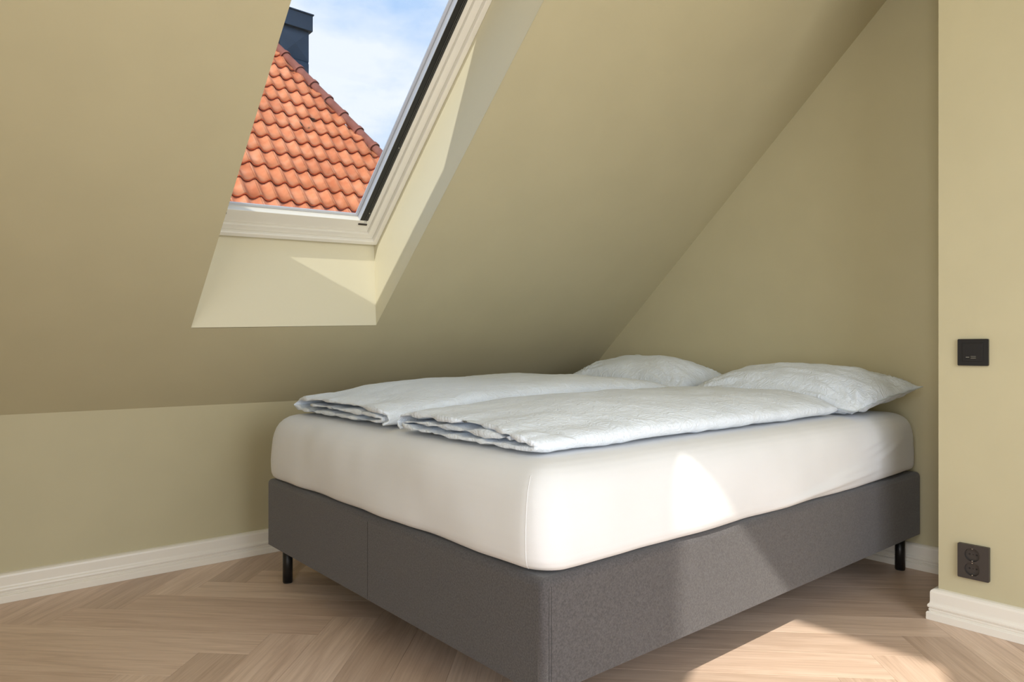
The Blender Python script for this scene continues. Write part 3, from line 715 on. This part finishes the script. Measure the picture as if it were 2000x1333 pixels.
for row in range(-5, 14):
    b = row * TG
    for col in range(-8, 18):
        a = (col + 0.1) * TW
        ha_ = hip_a(b + TG * 0.55)
        if a - TW * 0.5 > ha_: continue
        if a < -1.25 + 0.11 * row: continue
        me = tme
        if a + TW * 0.5 > hip_a(b + LT):            # cut along the hip
            bm = bmesh.new(); bm.from_mesh(tme)
            p0 = V((hip_a(b) - a, 0, 0)); p1 = V((hip_a(b + LT) - a, LT, 0)); dd = (p1 - p0).normalized()
            bmesh.ops.bisect_plane(bm, geom=list(bm.verts) + list(bm.edges) + list(bm.faces), plane_co=p0, plane_no=V((dd.y, -dd.x, 0)), clear_outer=True)
            if len(bm.faces) < 3: bm.free(); continue
            me = bpy.data.meshes.new('roof_tile'); bm.to_mesh(me); bm.free()
            if not me.materials: me.materials.append(m_tile)
        o = bpy.data.objects.new('roof_tile', me); C.objects.link(o); o.parent = roof
        jit = (random.random() - 0.5)
        o.matrix_local = Matrix.Translation(RP(a, b + 0.006 * jit, 0.002 * (random.random() - 0.5)) - Q) @ rot @ Matrix.Rotation(0.012 * (random.random() - 0.5), 4, 'Z')
        cnt += 1
assert cnt <= 300, cnt
# hip ridge tiles
hd = (RP(hip_a(4.0), 4.0) - RP(hip_a(0.0), 0.0)).normalized()       # up along the hip
hs = hd.cross(rn).normalized(); hn = hs.cross(hd).normalized()
if hn.dot(rn) < 0: hn = -hn
def half_tube(L0, L1, r0, r1, t_):
    vs, fs = [], []; n = 10
    for (l, r) in ((L0, r0), (L1, r1)):
        for q in (r, r - t_):
            for k in range(n + 1):
                a = math.pi * (k / n) ; vs.append(hs * (q * math.cos(a)) + hn * (q * math.sin(a) * 0.9) + hd * l)
    m_ = n + 1
    for k in range(n):
        fs += [(k, k + 1, 2 * m_ + k + 1, 2 * m_ + k), (m_ + k, 3 * m_ + k, 3 * m_ + k + 1, m_ + k + 1), (k, m_ + k, m_ + k + 1, k + 1), (2 * m_ + k, 2 * m_ + k + 1, 3 * m_ + k + 1, 3 * m_ + k)]
    fs += [(0, 2 * m_, 3 * m_, m_), (n, m_ + n, 3 * m_ + n, 2 * m_ + n)]
    return vs, fs
vs, fs = half_tube(0, 0.40, 0.076, 0.068, 0.014)
rme = bpy.data.meshes.new('ridge_tile'); rme.from_pydata([tuple(v) for v in vs], [], fs); rme.materials.append(m_ridge)
vs, fs = half_tube(-0.014, 0.045, 0.092, 0.090, 0.011)
cme = bpy.data.meshes.new('collar'); cme.from_pydata([tuple(v) for v in vs], [], fs); cme.materials.append(m_ridge)
for me in (rme, cme):
    bm = bmesh.new(); bm.from_mesh(me); bmesh.ops.recalc_face_normals(bm, faces=bm.faces); bm.to_mesh(me); bm.free()
hb0 = RP(hip_a(0.0), 0.0, 0.055)
for k in range(-4, 14):
    o = bpy.data.objects.new('ridge_tile', rme); C.objects.link(o); o.parent = roof; o.location = hb0 + hd * (0.395 * k + 0.1) - Q
    c_ = bpy.data.objects.new('collar', cme); C.objects.link(c_); c_.parent = o

# chimney clad in dark sheet metal behind the hip
YC = 10.95
chim = empty('chimney', (4.62, YC + 0.3, 4.0)); tag(chim, 'dark navy sheet metal chimney rising behind the orange tiled roof', 'chimney')
def ci(o): o.parent = chim; o.matrix_parent_inverse = Matrix.Translation(chim.location).inverted(); return o
x0, x1 = 0.3997 * YC, 0.4437 * YC
ci(box('shaft', (x0 + 0.004, YC + 0.004, 4.3), (x1 - 0.004, YC + 0.62, 6.09), m_navy))
for z0, z1 in ((4.4, 4.98), (5.01, 5.555), (5.585, 6.07)):
    # cross-broken sheet: four triangles rising to a low point in the middle
    a = [V((x0, YC, z0)), V((x1, YC, z0)), V((x1, YC, z1)), V((x0, YC, z1)), V(((x0 + x1) / 2, YC - 0.035, (z0 + z1) / 2))]
    b = [p + V((0, 0.02, 0)) for p in a[:4]]
    ci(mesh('cladding_panel', a + b, [(0, 1, 4), (1, 2, 4), (2, 3, 4), (3, 0, 4), (5, 8, 7, 6), (0, 5, 6, 1), (1, 6, 7, 2), (2, 7, 8, 3), (3, 8, 5, 0)], m_navy))
    a = [V((x0, YC + 0.62, z0)), V((x0, YC, z0)), V((x0, YC, z1)), V((x0, YC + 0.62, z1)), V((x0 - 0.018, YC + 0.31, (z0 + z1) / 2))]
    b = [p + V((0.02, 0, 0)) for p in a[:4]]
    ci(mesh('cladding_panel', a + b, [(0, 1, 4), (1, 2, 4), (2, 3, 4), (3, 0, 4), (5, 8, 7, 6), (0, 5, 6, 1), (1, 6, 7, 2), (2, 7, 8, 3), (3, 8, 5, 0)], m_navy))
cap = ci(box('cap', (x0 - 0.05, YC - 0.05, 6.085), (x1 + 0.05, YC + 0.67, 6.345), m_navy, None, 0.006, 2))
lid = box('cap_lid', (x0 - 0.065, YC - 0.065, 6.347), (x1 + 0.065, YC + 0.685, 6.365), m_navy, None); lid.parent = cap
